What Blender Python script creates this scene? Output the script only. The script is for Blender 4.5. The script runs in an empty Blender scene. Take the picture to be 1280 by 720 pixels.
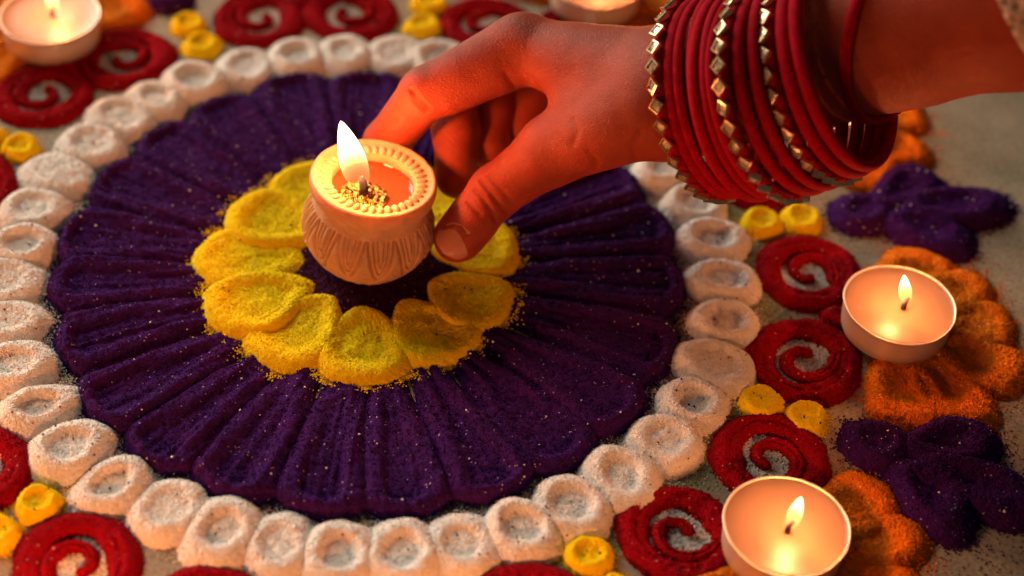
import bpy, math, random
import numpy as np
from mathutils import Matrix, Vector

MM = 0.001
rng = np.random.default_rng(7)
random.seed(7)
SC = bpy.context.scene
COL = SC.collection

# ------------------------------------------------------------------ camera
CAM_C = np.array([0.0, -442.145, 432.323])
CAM_R = np.array([0.9969552, 0.05451487, 0.05575349])
CAM_U = np.array([-0.07797643, 0.69699121, 0.71282742])
CAM_F = np.cross(CAM_U, CAM_R)
FPX = 2209.3
cd = bpy.data.cameras.new('camera')
cam = bpy.data.objects.new('camera', cd)
COL.objects.link(cam)
m = Matrix.Identity(4)
for i in range(3):
    m[i][0] = CAM_R[i]; m[i][1] = CAM_U[i]; m[i][2] = -CAM_F[i]; m[i][3] = CAM_C[i]*MM
cam.matrix_world = m
cd.sensor_width = 36.0
cd.lens = 36.0*FPX/1280.0
cd.clip_start = 0.02
cd.clip_end = 20.0
cd.dof.use_dof = True
cd.dof.focus_distance = 0.575
cd.dof.aperture_fstop = 5.0
SC.camera = cam

# ------------------------------------------------------------------ ambient light and exposure
w = bpy.data.worlds.new('World'); SC.world = w
w.use_nodes = True
w.node_tree.nodes['Background'].inputs[0].default_value = (1.0, 0.98, 0.80, 1)
w.node_tree.nodes['Background'].inputs[1].default_value = 0.04
AMB = bpy.data.lights.new('room_light', 'AREA')
AMB.energy = 52.0; AMB.size = 1.3; AMB.color = (1.0, 0.96, 0.79)
ao = bpy.data.objects.new('room_light', AMB); COL.objects.link(ao)
ao.location = (-1.3, 1.3, 0.82)
ao.rotation_euler = (Vector((0, 0, 0))-Vector(ao.location)).to_track_quat('-Z', 'Y').to_euler()
# added warm fill, unseen, low in front of the rangoli, to brighten the clay
FRONT = bpy.data.lights.new('front_fill', 'AREA')
FRONT.energy = 0.36; FRONT.size = 0.16; FRONT.color = (1.0, 0.40, 0.15)
fo = bpy.data.objects.new('front_fill', FRONT); COL.objects.link(fo)
fo.location = (-0.20, -0.50, 0.09)
fo.rotation_euler = (Vector((-0.05, 0, 0.02))-Vector(fo.location)).to_track_quat('-Z', 'Y').to_euler()
SC.cycles.caustics_reflective = False
SC.cycles.caustics_refractive = False
SC.view_settings.view_transform = 'Standard'
SC.view_settings.look = 'None'
SC.view_settings.exposure = 0.0
SC.view_settings.gamma = 1.0
SC.cycles.sample_clamp_indirect = 4.0
CANDLE = (1.0, 0.33, 0.10)
TEA_W = 0.068
DIYA_W = 0.185

# ------------------------------------------------------------------ helpers
def ray(px, py):
    d = CAM_F + (px-640)/FPX*CAM_R - (py-360)/FPX*CAM_U
    return d
def F(px, py, z):
    """point of the place at height z (mm) that the photograph shows at this pixel"""
    d = ray(px, py)
    return CAM_C + (z-CAM_C[2])/d[2]*d
def to_px(p):
    d = np.asarray(p, float)-CAM_C
    z = d@CAM_F
    return 640+FPX*(d@CAM_R)/z, 360-FPX*(d@CAM_U)/z

def mesh_obj(name, V, faces, mat=None, parent=None, smooth=False, world_loc=None):
    me = bpy.data.meshes.new(name)
    V = np.asarray(V, np.float64)*MM
    if isinstance(faces, np.ndarray):
        n, k = faces.shape
        me.vertices.add(len(V)); me.vertices.foreach_set('co', V.astype(np.float32).ravel())
        me.loops.add(n*k); me.loops.foreach_set('vertex_index', faces.astype(np.int32).ravel())
        me.polygons.add(n)
        me.polygons.foreach_set('loop_start', np.arange(0, n*k, k, dtype=np.int32))
        me.update(calc_edges=True); me.validate()
    else:
        me.from_pydata(V.tolist(), [], faces)
    me.polygons.foreach_set('use_smooth', smooth if isinstance(smooth, np.ndarray) and len(smooth) == len(me.polygons) else np.full(len(me.polygons), bool(np.any(smooth))))
    me.update()
    if mat: me.materials.append(mat)
    o = bpy.data.objects.new(name, me)
    COL.objects.link(o)
    if parent: o.parent = parent
    return o

def empty(name, loc=(0, 0, 0)):
    o = bpy.data.objects.new(name, None)
    o.empty_display_size = 0.01
    COL.objects.link(o); o.location = Vector(loc)*MM
    return o

def tag(o, label, cat, group=None):
    o['label'] = label; o['category'] = cat
    if group: o['group'] = group
    return o

def grid_faces(nu, nv, wrap_v=False):
    i, j = np.meshgrid(np.arange(nu-1), np.arange(nv if wrap_v else nv-1), indexing='ij')
    j2 = (j+1) % nv
    return np.stack([i*nv+j, (i+1)*nv+j, (i+1)*nv+j2, i*nv+j2], -1).reshape(-1, 4)

def sstep(x, a=0.0, b=1.0):
    t = np.clip((x-a)/(b-a), 0, 1)
    return t*t*(3-2*t)

OCT = np.array([(1, 0, 0), (0, 1, 0), (-1, 0, 0), (0, -1, 0), (0, 0, 1), (0, 0, -1)], float)
OCF = np.array([(0, 1, 4), (1, 2, 4), (2, 3, 4), (3, 0, 4), (1, 0, 5), (2, 1, 5), (3, 2, 5), (0, 3, 5)])
def grain_mesh(pts, size, sink=0.15):
    n = len(pts)
    s = size*(0.6+0.8*rng.random(n))
    V = OCT[None]*s[:, None, None]*(0.7+0.6*rng.random((n, 6, 1)))
    a = rng.random(n)*6.28; c, sn = np.cos(a)[:, None], np.sin(a)[:, None]
    b = rng.random(n)*1.5; cb, sb = np.cos(b)[:, None], np.sin(b)[:, None]
    x, y, z = V[..., 0], V[..., 1], V[..., 2]
    y, z = y*cb-z*sb, y*sb+z*cb
    x, y = x*c-y*sn, x*sn+y*c
    V = np.stack([x+pts[:, 0:1], y+pts[:, 1:2], z+(pts[:, 2]+s*sink)[:, None]], -1).reshape(-1, 3)
    return V, (np.arange(n)[:, None, None]*6+OCF[None]).reshape(-1, 3)
def gritty(V, tris, dens, size):
    """adds single grains all over a powder surface"""
    A, B, C = V[tris[:, 0]], V[tris[:, 1]], V[tris[:, 2]]
    ar = np.linalg.norm(np.cross(B-A, C-A), axis=1)/2
    n = int(ar.sum()*dens)
    i = rng.choice(len(tris), n, p=ar/ar.sum())
    u = rng.random((n, 1)); v = rng.random((n, 1)); f = (u+v) > 1
    u = np.where(f, 1-u, u); v = np.where(f, 1-v, v)
    P = A[i]+u*(B[i]-A[i])+v*(C[i]-A[i])
    P = P[P[:, 2] > 0.05]
    GV_, GF_ = grain_mesh(P, size)
    sm = np.concatenate([np.ones(len(tris), bool), np.zeros(len(GF_), bool)])
    return np.concatenate([V, GV_]), np.concatenate([tris, GF_+len(V)]), sm
SPECK = {'purple': [], 'white': [], 'red': []}
_G = rng.random((256, 256))
def vnoise(x, y):
    """smooth value noise on numpy arrays"""
    x = np.asarray(x, float)+1000; y = np.asarray(y, float)+1000
    xi = np.floor(x).astype(int); yi = np.floor(y).astype(int)
    fx = x-xi; fy = y-yi
    fx = fx*fx*(3-2*fx); fy = fy*fy*(3-2*fy)
    g = lambda a, b: _G[a & 255, b & 255]
    return (g(xi, yi)*(1-fx)+g(xi+1, yi)*fx)*(1-fy)+(g(xi, yi+1)*(1-fx)+g(xi+1, yi+1)*fx)*fy

# ------------------------------------------------------------------ materials
def new_mat(name):
    m = bpy.data.materials.new(name); m.use_nodes = True
    nt = m.node_tree
    return m, nt, nt.nodes['Principled BSDF'], nt.nodes['Material Output']

def powder(name, base, dark, glint=(1, 1, 1), glint_amt=0.006, grain=2300.0, patch=None, bump=0.55, patch_amt=0.5):
    m, nt, bs, out = new_mat(name)
    N, L = nt.nodes, nt.links
    geo = N.new('ShaderNodeNewGeometry')
    v = N.new('ShaderNodeTexVoronoi'); v.inputs['Scale'].default_value = grain
    L.new(geo.outputs['Position'], v.inputs['Vector'])
    sep = N.new('ShaderNodeSeparateColor'); L.new(v.outputs['Color'], sep.inputs[0])
    mix = N.new('ShaderNodeMix'); mix.data_type = 'RGBA'
    mix.inputs[6].default_value = (*dark, 1); mix.inputs[7].default_value = (*base, 1)
    L.new(sep.outputs[0], mix.inputs[0])
    col = mix.outputs[2]
    no = N.new('ShaderNodeTexNoise'); no.inputs['Scale'].default_value = 110.0; no.inputs['Detail'].default_value = 5.0
    L.new(geo.outputs['Position'], no.inputs['Vector'])
    pm = N.new('ShaderNodeMix'); pm.data_type = 'RGBA'
    rp = N.new('ShaderNodeMapRange'); rp.inputs[1].default_value = 0.42; rp.inputs[2].default_value = 0.72
    rp.inputs[4].default_value = patch_amt
    L.new(no.outputs['Fac'], rp.inputs[0]); L.new(rp.outputs[0], pm.inputs[0])
    L.new(col, pm.inputs[6]); pm.inputs[7].default_value = (*(patch or dark), 1)
    col = pm.outputs[2]
    gl = N.new('ShaderNodeMath'); gl.operation = 'GREATER_THAN'; gl.inputs[1].default_value = 1-glint_amt
    L.new(sep.outputs[1], gl.inputs[0])
    gm = N.new('ShaderNodeMix'); gm.data_type = 'RGBA'
    L.new(gl.outputs[0], gm.inputs[0]); L.new(col, gm.inputs[6]); gm.inputs[7].default_value = (*glint, 1)
    L.new(gm.outputs[2], bs.inputs['Base Color'])
    rg = N.new('ShaderNodeMapRange'); L.new(sep.outputs[2], rg.inputs[0])
    rg.inputs[3].default_value = 0.85; rg.inputs[4].default_value = 1.0
    L.new(rg.outputs[0], bs.inputs['Roughness'])
    bs.inputs['Specular IOR Level'].default_value = 0.06
    b = N.new('ShaderNodeBump'); b.inputs['Strength'].default_value = bump; b.inputs['Distance'].default_value = 0.0004
    b.invert = True
    L.new(v.outputs['Distance'], b.inputs['Height']); L.new(b.outputs[0], bs.inputs['Normal'])
    return m

M = {}
M['purple'] = powder('purple_powder', (0.056, 0.008, 0.118), (0.022, 0.004, 0.054), (0.40, 0.30, 0.45), 0.005, patch=(0.070, 0.008, 0.098))
M['dark_purple'] = powder('dark_purple_powder', (0.070, 0.010, 0.040), (0.030, 0.005, 0.018), (0.5, 0.35, 0.4), 0.006)
M['yellow'] = powder('yellow_powder', bump=0.3, base=(0.90, 0.64, 0.006), dark=(0.80, 0.52, 0.005), glint=(0.9, 0.7, 0.2), glint_amt=0.004, patch=(0.85, 0.61, 0.006))
M['white'] = powder('white_powder', (0.88, 0.84, 0.80), (0.70, 0.66, 0.62), (0.95, 0.95, 0.95), 0.004, patch=(0.74, 0.68, 0.63), patch_amt=0.35)
M['red'] = powder('red_powder', (0.34, 0.0016, 0.008), (0.20, 0.001, 0.005), (0.8, 0.35, 0.3), 0.003, patch=(0.28, 0.0016, 0.008))
M['orange'] = powder('orange_powder', (0.86, 0.215, 0.008), (0.66, 0.135, 0.006), (0.9, 0.5, 0.2), 0.005, patch=(0.74, 0.17, 0.008))
M['green'] = powder('green_grains', (0.42, 0.46, 0.16), (0.25, 0.32, 0.10), (0.9, 0.9, 0.6), 0.08)

def floor_mat():
    m, nt, bs, out = new_mat('stone_floor')
    N, L = nt.nodes, nt.links
    geo = N.new('ShaderNodeNewGeometry')
    n1 = N.new('ShaderNodeTexNoise'); n1.inputs['Scale'].default_value = 38; n1.inputs['Detail'].default_value = 8; n1.inputs['Roughness'].default_value = 0.65
    n2 = N.new('ShaderNodeTexNoise'); n2.inputs['Scale'].default_value = 700; n2.inputs['Detail'].default_value = 4
    n3 = N.new('ShaderNodeTexNoise'); n3.inputs['Scale'].default_value = 12; n3.inputs['Detail'].default_value = 4
    for n in (n1, n2, n3): L.new(geo.outputs['Position'], n.inputs['Vector'])
    r = N.new('ShaderNodeValToRGB')
    r.color_ramp.elements[0].position = 0.3; r.color_ramp.elements[0].color = (0.235, 0.185, 0.12, 1)
    r.color_ramp.elements[1].position = 0.72; r.color_ramp.elements[1].color = (0.41, 0.34, 0.245, 1)
    L.new(n1.outputs['Fac'], r.inputs[0])
    r2 = N.new('ShaderNodeValToRGB')
    r2.color_ramp.elements[0].position = 0.32; r2.color_ramp.elements[0].color = (0.62, 0.6, 0.55, 1)
    r2.color_ramp.elements[1].position = 0.6; r2.color_ramp.elements[1].color = (1, 1, 1, 1)
    L.new(n2.outputs['Fac'], r2.inputs[0])
    mx = N.new('ShaderNodeMix'); mx.data_type = 'RGBA'; mx.blend_type = 'MULTIPLY'; mx.inputs[0].default_value = 1
    L.new(r.outputs[0], mx.inputs[6]); L.new(r2.outputs[0], mx.inputs[7])
    # faint pinkish stain of spilled colour
    r3 = N.new('ShaderNodeMapRange'); r3.inputs[1].default_value = 0.58; r3.inputs[2].default_value = 0.8; r3.inputs[4].default_value = 0.35
    L.new(n3.outputs['Fac'], r3.inputs[0])
    m2 = N.new('ShaderNodeMix'); m2.data_type = 'RGBA'; L.new(r3.outputs[0], m2.inputs[0])
    L.new(mx.outputs[2], m2.inputs[6]); m2.inputs[7].default_value = (0.40, 0.22, 0.16, 1)
    L.new(m2.outputs[2], bs.inputs['Base Color'])
    bs.inputs['Roughness'].default_value = 0.7
    b = N.new('ShaderNodeBump'); b.inputs['Strength'].default_value = 0.35; b.inputs['Distance'].default_value = 0.0006
    L.new(n2.outputs['Fac'], b.inputs['Height']); L.new(b.outputs[0], bs.inputs['Normal'])
    return m
M['floor'] = floor_mat()

def simple(name, col, rough=0.5, metal=0.0, noise=None, bump=None, **kw):
    m, nt, bs, out = new_mat(name)
    N, L = nt.nodes, nt.links
    bs.inputs['Base Color'].default_value = (*col, 1)
    bs.inputs['Roughness'].default_value = rough; bs.inputs['Metallic'].default_value = metal
    for k, v in kw.items(): bs.inputs[k].default_value = v
    if noise or bump:
        geo = N.new('ShaderNodeNewGeometry')
    if noise:
        sc, amt = noise
        n = N.new('ShaderNodeTexNoise'); n.inputs['Scale'].default_value = sc; n.inputs['Detail'].default_value = 6
        L.new(geo.outputs['Position'], n.inputs['Vector'])
        mr = N.new('ShaderNodeMapRange'); mr.inputs[1].default_value = 0.3; mr.inputs[2].default_value = 0.7
        L.new(n.outputs['Fac'], mr.inputs[0])
        mx = N.new('ShaderNodeMix'); mx.data_type = 'RGBA'; L.new(mr.outputs[0], mx.inputs[0])
        mx.inputs[6].default_value = (*[c*(1-amt) for c in col], 1); mx.inputs[7].default_value = (*[min(1, c*(1+amt*0.5)) for c in col], 1)
        L.new(mx.outputs[2], bs.inputs['Base Color'])
    if bump:
        sc, st, dist = bump
        n = N.new('ShaderNodeTexNoise'); n.inputs['Scale'].default_value = sc; n.inputs['Detail'].default_value = 5
        L.new(geo.outputs['Position'], n.inputs['Vector'])
        b = N.new('ShaderNodeBump'); b.inputs['Strength'].default_value = st; b.inputs['Distance'].default_value = dist
        L.new(n.outputs['Fac'], b.inputs['Height']); L.new(b.outputs[0], bs.inputs['Normal'])
    return m

M['clay'] = simple('white_clay', (0.66, 0.32, 0.155), 0.75, noise=(140, 0.22), bump=(900, 0.5, 0.0004), **{'Subsurface Weight': 0.25, 'Subsurface Radius': (0.009, 0.004, 0.0016), 'Subsurface Scale': 1.0})
M['wax'] = simple('melted_wax', (0.34, 0.20, 0.125), 0.38, **{'Subsurface Weight': 1.0, 'Subsurface Radius': (0.026, 0.020, 0.014), 'Subsurface Scale': 1.0, 'Coat Weight': 0.05, 'Coat Roughness': 0.10})
M['oil'] = simple('orange_oil_wax', (0.30, 0.075, 0.026), 0.05, **{'Subsurface Weight': 0.8, 'Subsurface Radius': (0.008, 0.006, 0.004), 'Subsurface Scale': 1.0})
M['tin'] = simple('thin_aluminium', (0.93, 0.74, 0.60), 0.48, 0.75, bump=(120, 0.25, 0.0008))
M['gold'] = simple('gold_foil', (0.34, 0.20, 0.06), 0.24, 1.0, bump=(700, 0.9, 0.0012))
M['bezel'] = simple('gold_bezel', (0.95, 0.64, 0.38), 0.28, 1.0, noise=(900, 0.3))
M['glass'] = simple('smoky_glass_stone', (0.62, 0.46, 0.30), 0.14, 0.5, **{'Coat Weight': 0.6, 'Coat Roughness': 0.02})
M['wick'] = simple('charred_wick', (0.035, 0.028, 0.035), 0.95, bump=(2500, 0.8, 0.0003))
M['nail'] = simple('finger_nail', (0.60, 0.19, 0.11), 0.32, **{'Subsurface Weight': 0.25, 'Subsurface Radius': (0.004, 0.0012, 0.0006), 'Subsurface Scale': 1.0})
M['velvet'] = simple('red_velvet', (0.40, 0.001, 0.011), 0.85, noise=(500, 0.25), bump=(3200, 0.6, 0.0003), **{'Sheen Weight': 0.0, 'Sheen Roughness': 0.4, 'Sheen Tint': (1.0, 0.12, 0.12, 1), 'Specular IOR Level': 0.08})

def skin_mat():
    m, nt, bs, out = new_mat('skin')
    N, L = nt.nodes, nt.links
    geo = N.new('ShaderNodeNewGeometry')
    n = N.new('ShaderNodeTexNoise'); n.inputs['Scale'].default_value = 90; n.inputs['Detail'].default_value = 6
    L.new(geo.outputs['Position'], n.inputs['Vector'])
    r = N.new('ShaderNodeValToRGB')
    r.color_ramp.elements[0].position = 0.3; r.color_ramp.elements[0].color = (0.31, 0.036, 0.013, 1)
    r.color_ramp.elements[1].position = 0.7; r.color_ramp.elements[1].color = (0.40, 0.052, 0.019, 1)
    L.new(n.outputs['Fac'], r.inputs[0]); L.new(r.outputs[0], bs.inputs['Base Color'])
    bs.inputs['Subsurface Weight'].default_value = 0.22
    bs.inputs['Subsurface Radius'].default_value = (0.006, 0.0016, 0.0007)
    bs.inputs['Subsurface Scale'].default_value = 1.0
    bs.inputs['Roughness'].default_value = 0.58
    bs.inputs['Specular IOR Level'].default_value = 0.22
    v = N.new('ShaderNodeTexVoronoi'); v.feature = 'DISTANCE_TO_EDGE'; v.inputs['Scale'].default_value = 1200
    mp = N.new('ShaderNodeMapping'); mp.inputs['Rotation'].default_value = (0, 0.5, 0.6); mp.inputs['Scale'].default_value = (0.55, 1.3, 1.0)
    dn = N.new('ShaderNodeTexNoise'); dn.inputs['Scale'].default_value = 300
    L.new(geo.outputs['Position'], dn.inputs['Vector'])
    ad = N.new('ShaderNodeMix'); ad.data_type = 'RGBA'; ad.blend_type = 'ADD'; ad.inputs[0].default_value = 0.002
    L.new(geo.outputs['Position'], ad.inputs[6]); L.new(dn.outputs['Color'], ad.inputs[7])
    L.new(ad.outputs[2], mp.inputs[0]); L.new(mp.outputs[0], v.inputs['Vector'])
    mr = N.new('ShaderNodeMapRange'); mr.inputs[2].default_value = 0.25
    L.new(v.outputs['Distance'], mr.inputs[0])
    n2 = N.new('ShaderNodeTexNoise'); n2.inputs['Scale'].default_value = 420; n2.inputs['Detail'].default_value = 4
    L.new(geo.outputs['Position'], n2.inputs['Vector'])
    am = N.new('ShaderNodeMath'); am.operation = 'ADD'; L.new(mr.outputs[0], am.inputs[0]); L.new(n2.outputs['Fac'], am.inputs[1])
    b = N.new('ShaderNodeBump'); b.inputs['Strength'].default_value = 0.40; b.inputs['Distance'].default_value = 0.00028
    L.new(am.outputs[0], b.inputs['Height']); L.new(b.outputs[0], bs.inputs['Normal'])
    return m
M['skin'] = skin_mat()

def flame_mat(name, height, strength):
    """glowing gas: a body that gives off light and blocks none; local z runs from 0 (wick) to height"""
    m, nt, bs, out = new_mat(name)
    N, L = nt.nodes, nt.links
    N.remove(bs)
    tc = N.new('ShaderNodeTexCoord'); sx = N.new('ShaderNodeSeparateXYZ'); L.new(tc.outputs['Object'], sx.inputs[0])
    mr = N.new('ShaderNodeMapRange'); mr.inputs[2].default_value = height*MM; L.new(sx.outputs[2], mr.inputs[0])
    r = N.new('ShaderNodeValToRGB'); cr = r.color_ramp
    cr.elements[0].position = 0.0; cr.elements[0].color = (0.03, 0.012, 0.012, 1)
    cr.elements[1].position = 1.0; cr.elements[1].color = (0.16, 0.03, 0.003, 1)
    for p, c in ((0.10, (0.10, 0.045, 0.02, 1)), (0.26, (0.55, 0.32, 0.09, 1)), (0.36, (1.0, 0.72, 0.36, 1)), (0.72, (1.0, 0.74, 0.40, 1)), (0.88, (0.6, 0.24, 0.05, 1))):
        e = cr.elements.new(p); e.color = c
    L.new(mr.outputs[0], r.inputs[0])
    e = N.new('ShaderNodeEmission'); e.inputs[1].default_value = strength
    L.new(r.outputs[0], e.inputs[0]); L.new(e.outputs[0], out.inputs['Volume'])
    return m
M['flame_big'] = flame_mat('lamp_flame', 29.0, 290.0)
M['flame_small'] = flame_mat('tealight_flame', 13.5, 470.0)

# ------------------------------------------------------------------ floor
S = 1600.0
floor = mesh_obj('floor', [(-S, -S, 0), (S, -S, 0), (S, S, 0), (-S, S, 0)], [(0, 1, 2, 3)], M['floor'])
floor['kind'] = 'structure'

# ------------------------------------------------------------------ powder heaps
CX, CY = -49.7, 2.8
RING = 123.0
EDGES = {k: [] for k in M}          # (x, y, nx, ny) samples of heap outlines, for the loose grains

def polar(r, deg):
    a = math.radians(deg)
    return CX+r*math.cos(a), CY+r*math.sin(a)

def heap(name, mat, cx, cy, ang, a, b, H, Hh, crest=0.58, flat=0.5, taper=0.0, base=0.0, wob=0.05, parent=None, cell=0.62, p=1.0, edge=0.35, tilt=0.0, dent=(0, 0)):
    """a mound of powder pressed hollow by a finger: outline an egg (a along, b across), crest ring, hollow middle"""
    n_s = max(10, int(a/cell*1.15)); n_t = int(max(28, math.pi*(a+b)/(cell*1.15)))
    s = (np.linspace(0, 1, n_s+1)[1:, None])**0.85
    th = np.linspace(0, 2*np.pi, n_t, endpoint=False)[None, :]
    ph = rng.random(6)*6.283
    rr = 1+wob*(np.cos(2*th+ph[0])*0.5+np.cos(3*th+ph[1])*0.5+np.cos(5*th+ph[2])*0.35+np.cos(8*th+ph[3])*0.2)
    lx = a*np.cos(th)*rr*s; ly = b*np.sin(th)*(1+taper*np.cos(th))*rr*s
    cr = crest*(1+0.07*np.cos(th+ph[4])+0.05*np.cos(2*th+ph[5])+0.02*np.cos(4*th+ph[0]))
    up = np.clip((s-cr)/(1-cr), 0, 1)
    outer = np.cos(np.pi/2*up)**p
    hol = sstep(s/cr, flat, 1.0)
    h = np.where(s < cr, Hh+(H-Hh)*hol, H*outer)
    h = h*(1+0.07*np.cos(th+ph[2])+0.03*np.cos(3*th+ph[3]))
    ca, sa = math.cos(ang), math.sin(ang)
    x = cx+lx*ca-ly*sa; y = cy+lx*sa+ly*ca
    h = h+(vnoise(x*0.4, y*0.4)-0.5)*0.5*np.clip(h/H, 0, 1)+(vnoise(x*1.3, y*1.3)-0.5)*0.18*np.clip(h/H*2, 0, 1)
    jit = edge*0.6*sstep(s, 0.85, 1.0)+0.11*np.clip(s*2.2, 0.05, 1)
    x = x+rng.normal(0, 1, x.shape)*jit; y = y+rng.normal(0, 1, y.shape)*jit
    z = base+h+rng.normal(0, 0.08, x.shape)*np.clip(s*2.2, 0.1, 1)
    z[-1] = base-0.5 if base == 0 else base-1.0
    V = np.stack([x, y, z], -1).reshape(-1, 3)
    ctr = np.array([[cx, cy, base+h[0].mean()]])
    V = np.concatenate([V, ctr])
    q = grid_faces(n_s, n_t, True)
    tri = np.stack([q[:, 0], q[:, 1], q[:, 2]], 1), np.stack([q[:, 0], q[:, 2], q[:, 3]], 1)
    k = np.arange(n_t)
    fan = np.stack([np.full(n_t, len(V)-1), k, (k+1) % n_t], 1)
    faces = np.concatenate([tri[0], tri[1], fan])
    org = np.array([cx, cy, 0.0])
    V2, faces, sm = gritty(V-org, faces, 1.2, {'white': 0.25, 'yellow': 0.21}.get(mat, 0.29))
    o = mesh_obj(name, V2, faces, M[mat], parent, sm)
    k_ = {'white': 9, 'yellow': 3, 'orange': 3}.get(mat, 0)
    if k_:
        i_ = rng.integers(0, len(V)-1, rng.integers(1, k_+1)); SPECK['purple' if mat != 'white' or rng.random() < 0.7 else 'red'].append(V[i_])
    elif mat == 'purple':
        i_ = rng.integers(0, len(V)-1, 4); SPECK['white'].append(V[i_])
    if parent is not None:
        o.location = (Vector(org)*MM)-parent.location
    else:
        o.location = Vector(org)*MM
    if base < 1.5:
        idx = rng.integers(0, n_t, int(n_t*1.2))
        ex, ey = x[-1][idx], y[-1][idx]
        nx, ny = ex-cx, ey-cy
        ln = np.hypot(nx, ny)+1e-6
        EDGES[mat].append(np.stack([ex, ey, nx/ln, ny/ln], -1))
    return o

def in_view(x, y, z=3.0, pad=60):
    px, py = to_px((x, y, z))
    return -pad < px < 1280+pad and -pad < py < 720+pad

# ---- the large purple flower
flower = tag(empty('purple_flower', (CX, CY, 0)), 'large purple powder flower with long grooved petals around the yellow flower', 'powder flower')
NOTCH = [10, 25, 41, 57, 73, 89, 106, 121.6, 136.7, 152.1, 168.3, 184.5, 199.5, 215, 230, 244, 259.5, 275.0, 290, 304.8, 320.3, 335.8, 353, 370]
for k in range(len(NOTCH)-1):
    t0, t1 = NOTCH[k], NOTCH[k+1]
    mid = math.radians((t0+t1)/2+rng.normal(0, 0.4)); half = math.radians((t1-t0)/2)*1.17
    Rt = 111.5+rng.normal(0, 1.0); c = 9.5+rng.normal(0, 1.2); rc = Rt-c; r0 = 22.0
    nr = int((Rt-r0)/0.62); nv = 44
    rcoord = np.concatenate([np.linspace(r0, rc, nr-24), rc+c*np.sin(np.linspace(0, np.pi/2, 25)[1:])*0.999])
    r = rcoord[:, None]
    wdt = np.minimum(r, rc)*math.tan(half)*(1-0.155*(1-sstep(r, 60, 70)))
    cap = np.sqrt(np.clip(1-(np.clip(r-rc, 0, c)/c)**2, 0, 1))
    v = np.linspace(-1, 1, nv)[None, :]
    hw = wdt*cap
    lat = v*hw
    rho = np.hypot(lat/wdt, np.clip(r-rc, 0, c)/c)
    d = (1-rho)*np.minimum(wdt, 15)
    ph = rng.random(4)*6.28
    dp = 6.0+0.6*np.sin(r*0.11+ph[0])
    H = (4.7+rng.normal(0, .35))*(0.55+0.45*sstep(r, 48, 92)); Hh = H*(0.62+0.08*rng.random())-0.5*sstep(r, 60, 95)
    h = np.where(d < dp, H*np.sin(np.pi/2*np.clip(d/dp, 0, 1))**0.85, H-(H-Hh)*sstep((d-dp)/4.5))
    # finger drags leave long streaks
    h = h+(vnoise(lat*0.70+k*37, r*0.030)-0.5)*1.35*np.clip(d/3, 0, 1)
    wob = 0.9*np.sin(r*0.07+ph[1])*np.clip((r-40)/60, 0, 1)
    tang = lat+wob
    th = mid+tang/np.maximum(r, 1)
    x = r*np.cos(th); y = r*np.sin(th)
    h = h+(vnoise(x*0.5+50, y*0.5)-0.5)*0.7*np.clip(d/2, 0, 1)
    e = 0.10+0.30*(1-sstep(d, 0, 1.6))*sstep(r, 84, 104)
    x = x+rng.normal(0, 1, x.shape)*e; y = y+rng.normal(0, 1, y.shape)*e
    z = h+rng.normal(0, 0.07, x.shape)
    z[:, 0] = -0.4; z[:, -1] = -0.4; z[-1] = -0.4
    V = np.stack([x, y, z], -1).reshape(-1, 3)
    q = grid_faces(len(rcoord), nv)
    V2, fc, sm = gritty(V, np.concatenate([q[:, [0, 1, 2]], q[:, [0, 2, 3]]]), 1.0, 0.30)
    mesh_obj('petal', V2, fc, M['purple'], flower, sm)
    i_ = rng.integers(0, len(V), 9); SPECK['white'].append(V[i_]+np.array([CX, CY, 0]))
    tt = rng.random(90)*2-1
    ex, ey = polar(Rt-c*(1-np.sqrt(np.clip(1-tt**2, 0, 1)))[0]*0, 0)
    aa = mid+tt*half
    re = rc+c*np.sqrt(np.clip(1-(tt*0.96)**2, 0, 1))
    EDGES['purple'].append(np.stack([CX+re*np.cos(aa), CY+re*np.sin(aa), np.cos(aa), np.sin(aa)], -1))

# low bed of powder that fills the grooves between the petals
rr_ = np.linspace(70, 105.5, 44); tt_ = np.linspace(0, 2*np.pi, 520, endpoint=False)
R_, T_ = np.meshgrid(rr_, tt_, indexing='ij')
Z_ = 2.4*np.clip(np.minimum((R_-70)/9, (105.5-R_)/3.5), 0, 1)**0.8+(vnoise(R_*0.5, T_*40)-0.5)*0.5-0.15
Z_[0] = -0.3; Z_[-1] = -0.3
R_ = R_+(vnoise(T_*30, R_*0+5)-0.5)*2.5
q = grid_faces(44, 520, True)
V2, fc, sm = gritty(np.stack([R_*np.cos(T_), R_*np.sin(T_), Z_], -1).reshape(-1, 3), np.concatenate([q[:, [0, 1, 2]], q[:, [0, 2, 3]]]), 0.6, 0.29)
mesh_obj('bed', V2, fc, M['purple'], flower, sm)
disc = heap('powder_disc', 'dark_purple', CX+0.5, CY-2.0, 0.3, 31, 30, 3.9, 3.5, crest=0.8, flat=0.1, wob=0.05)
tag(disc, 'dark maroon powder disc under the clay lamp at the centre', 'powder disc')

# ---- the yellow flower
yf = tag(empty('yellow_flower', (CX, CY, 0)), 'bright yellow powder flower with scooped petals around the clay lamp', 'powder flower')
YP = [(18.5, 53.5), (53, 55), (88, 58), (122, 61.5), (154, 59), (181.5, 62), (212, 61.5), (239, 59.5), (273, 57), (308, 53.5), (340, 53)]
for ang, R in YP:
    a = (R-19.5)/2+1.0
    x, y = polar(19.5+a-0.6, ang)
    heap('petal', 'yellow', x, y, math.radians(ang), a, 16.6+rng.normal(0, .3), 5.0+rng.normal(0, .25), 4.0, crest=0.70, flat=0.55, taper=0.32, base=0.0, wob=0.025, parent=yf, p=0.8, edge=0.5)

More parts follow.
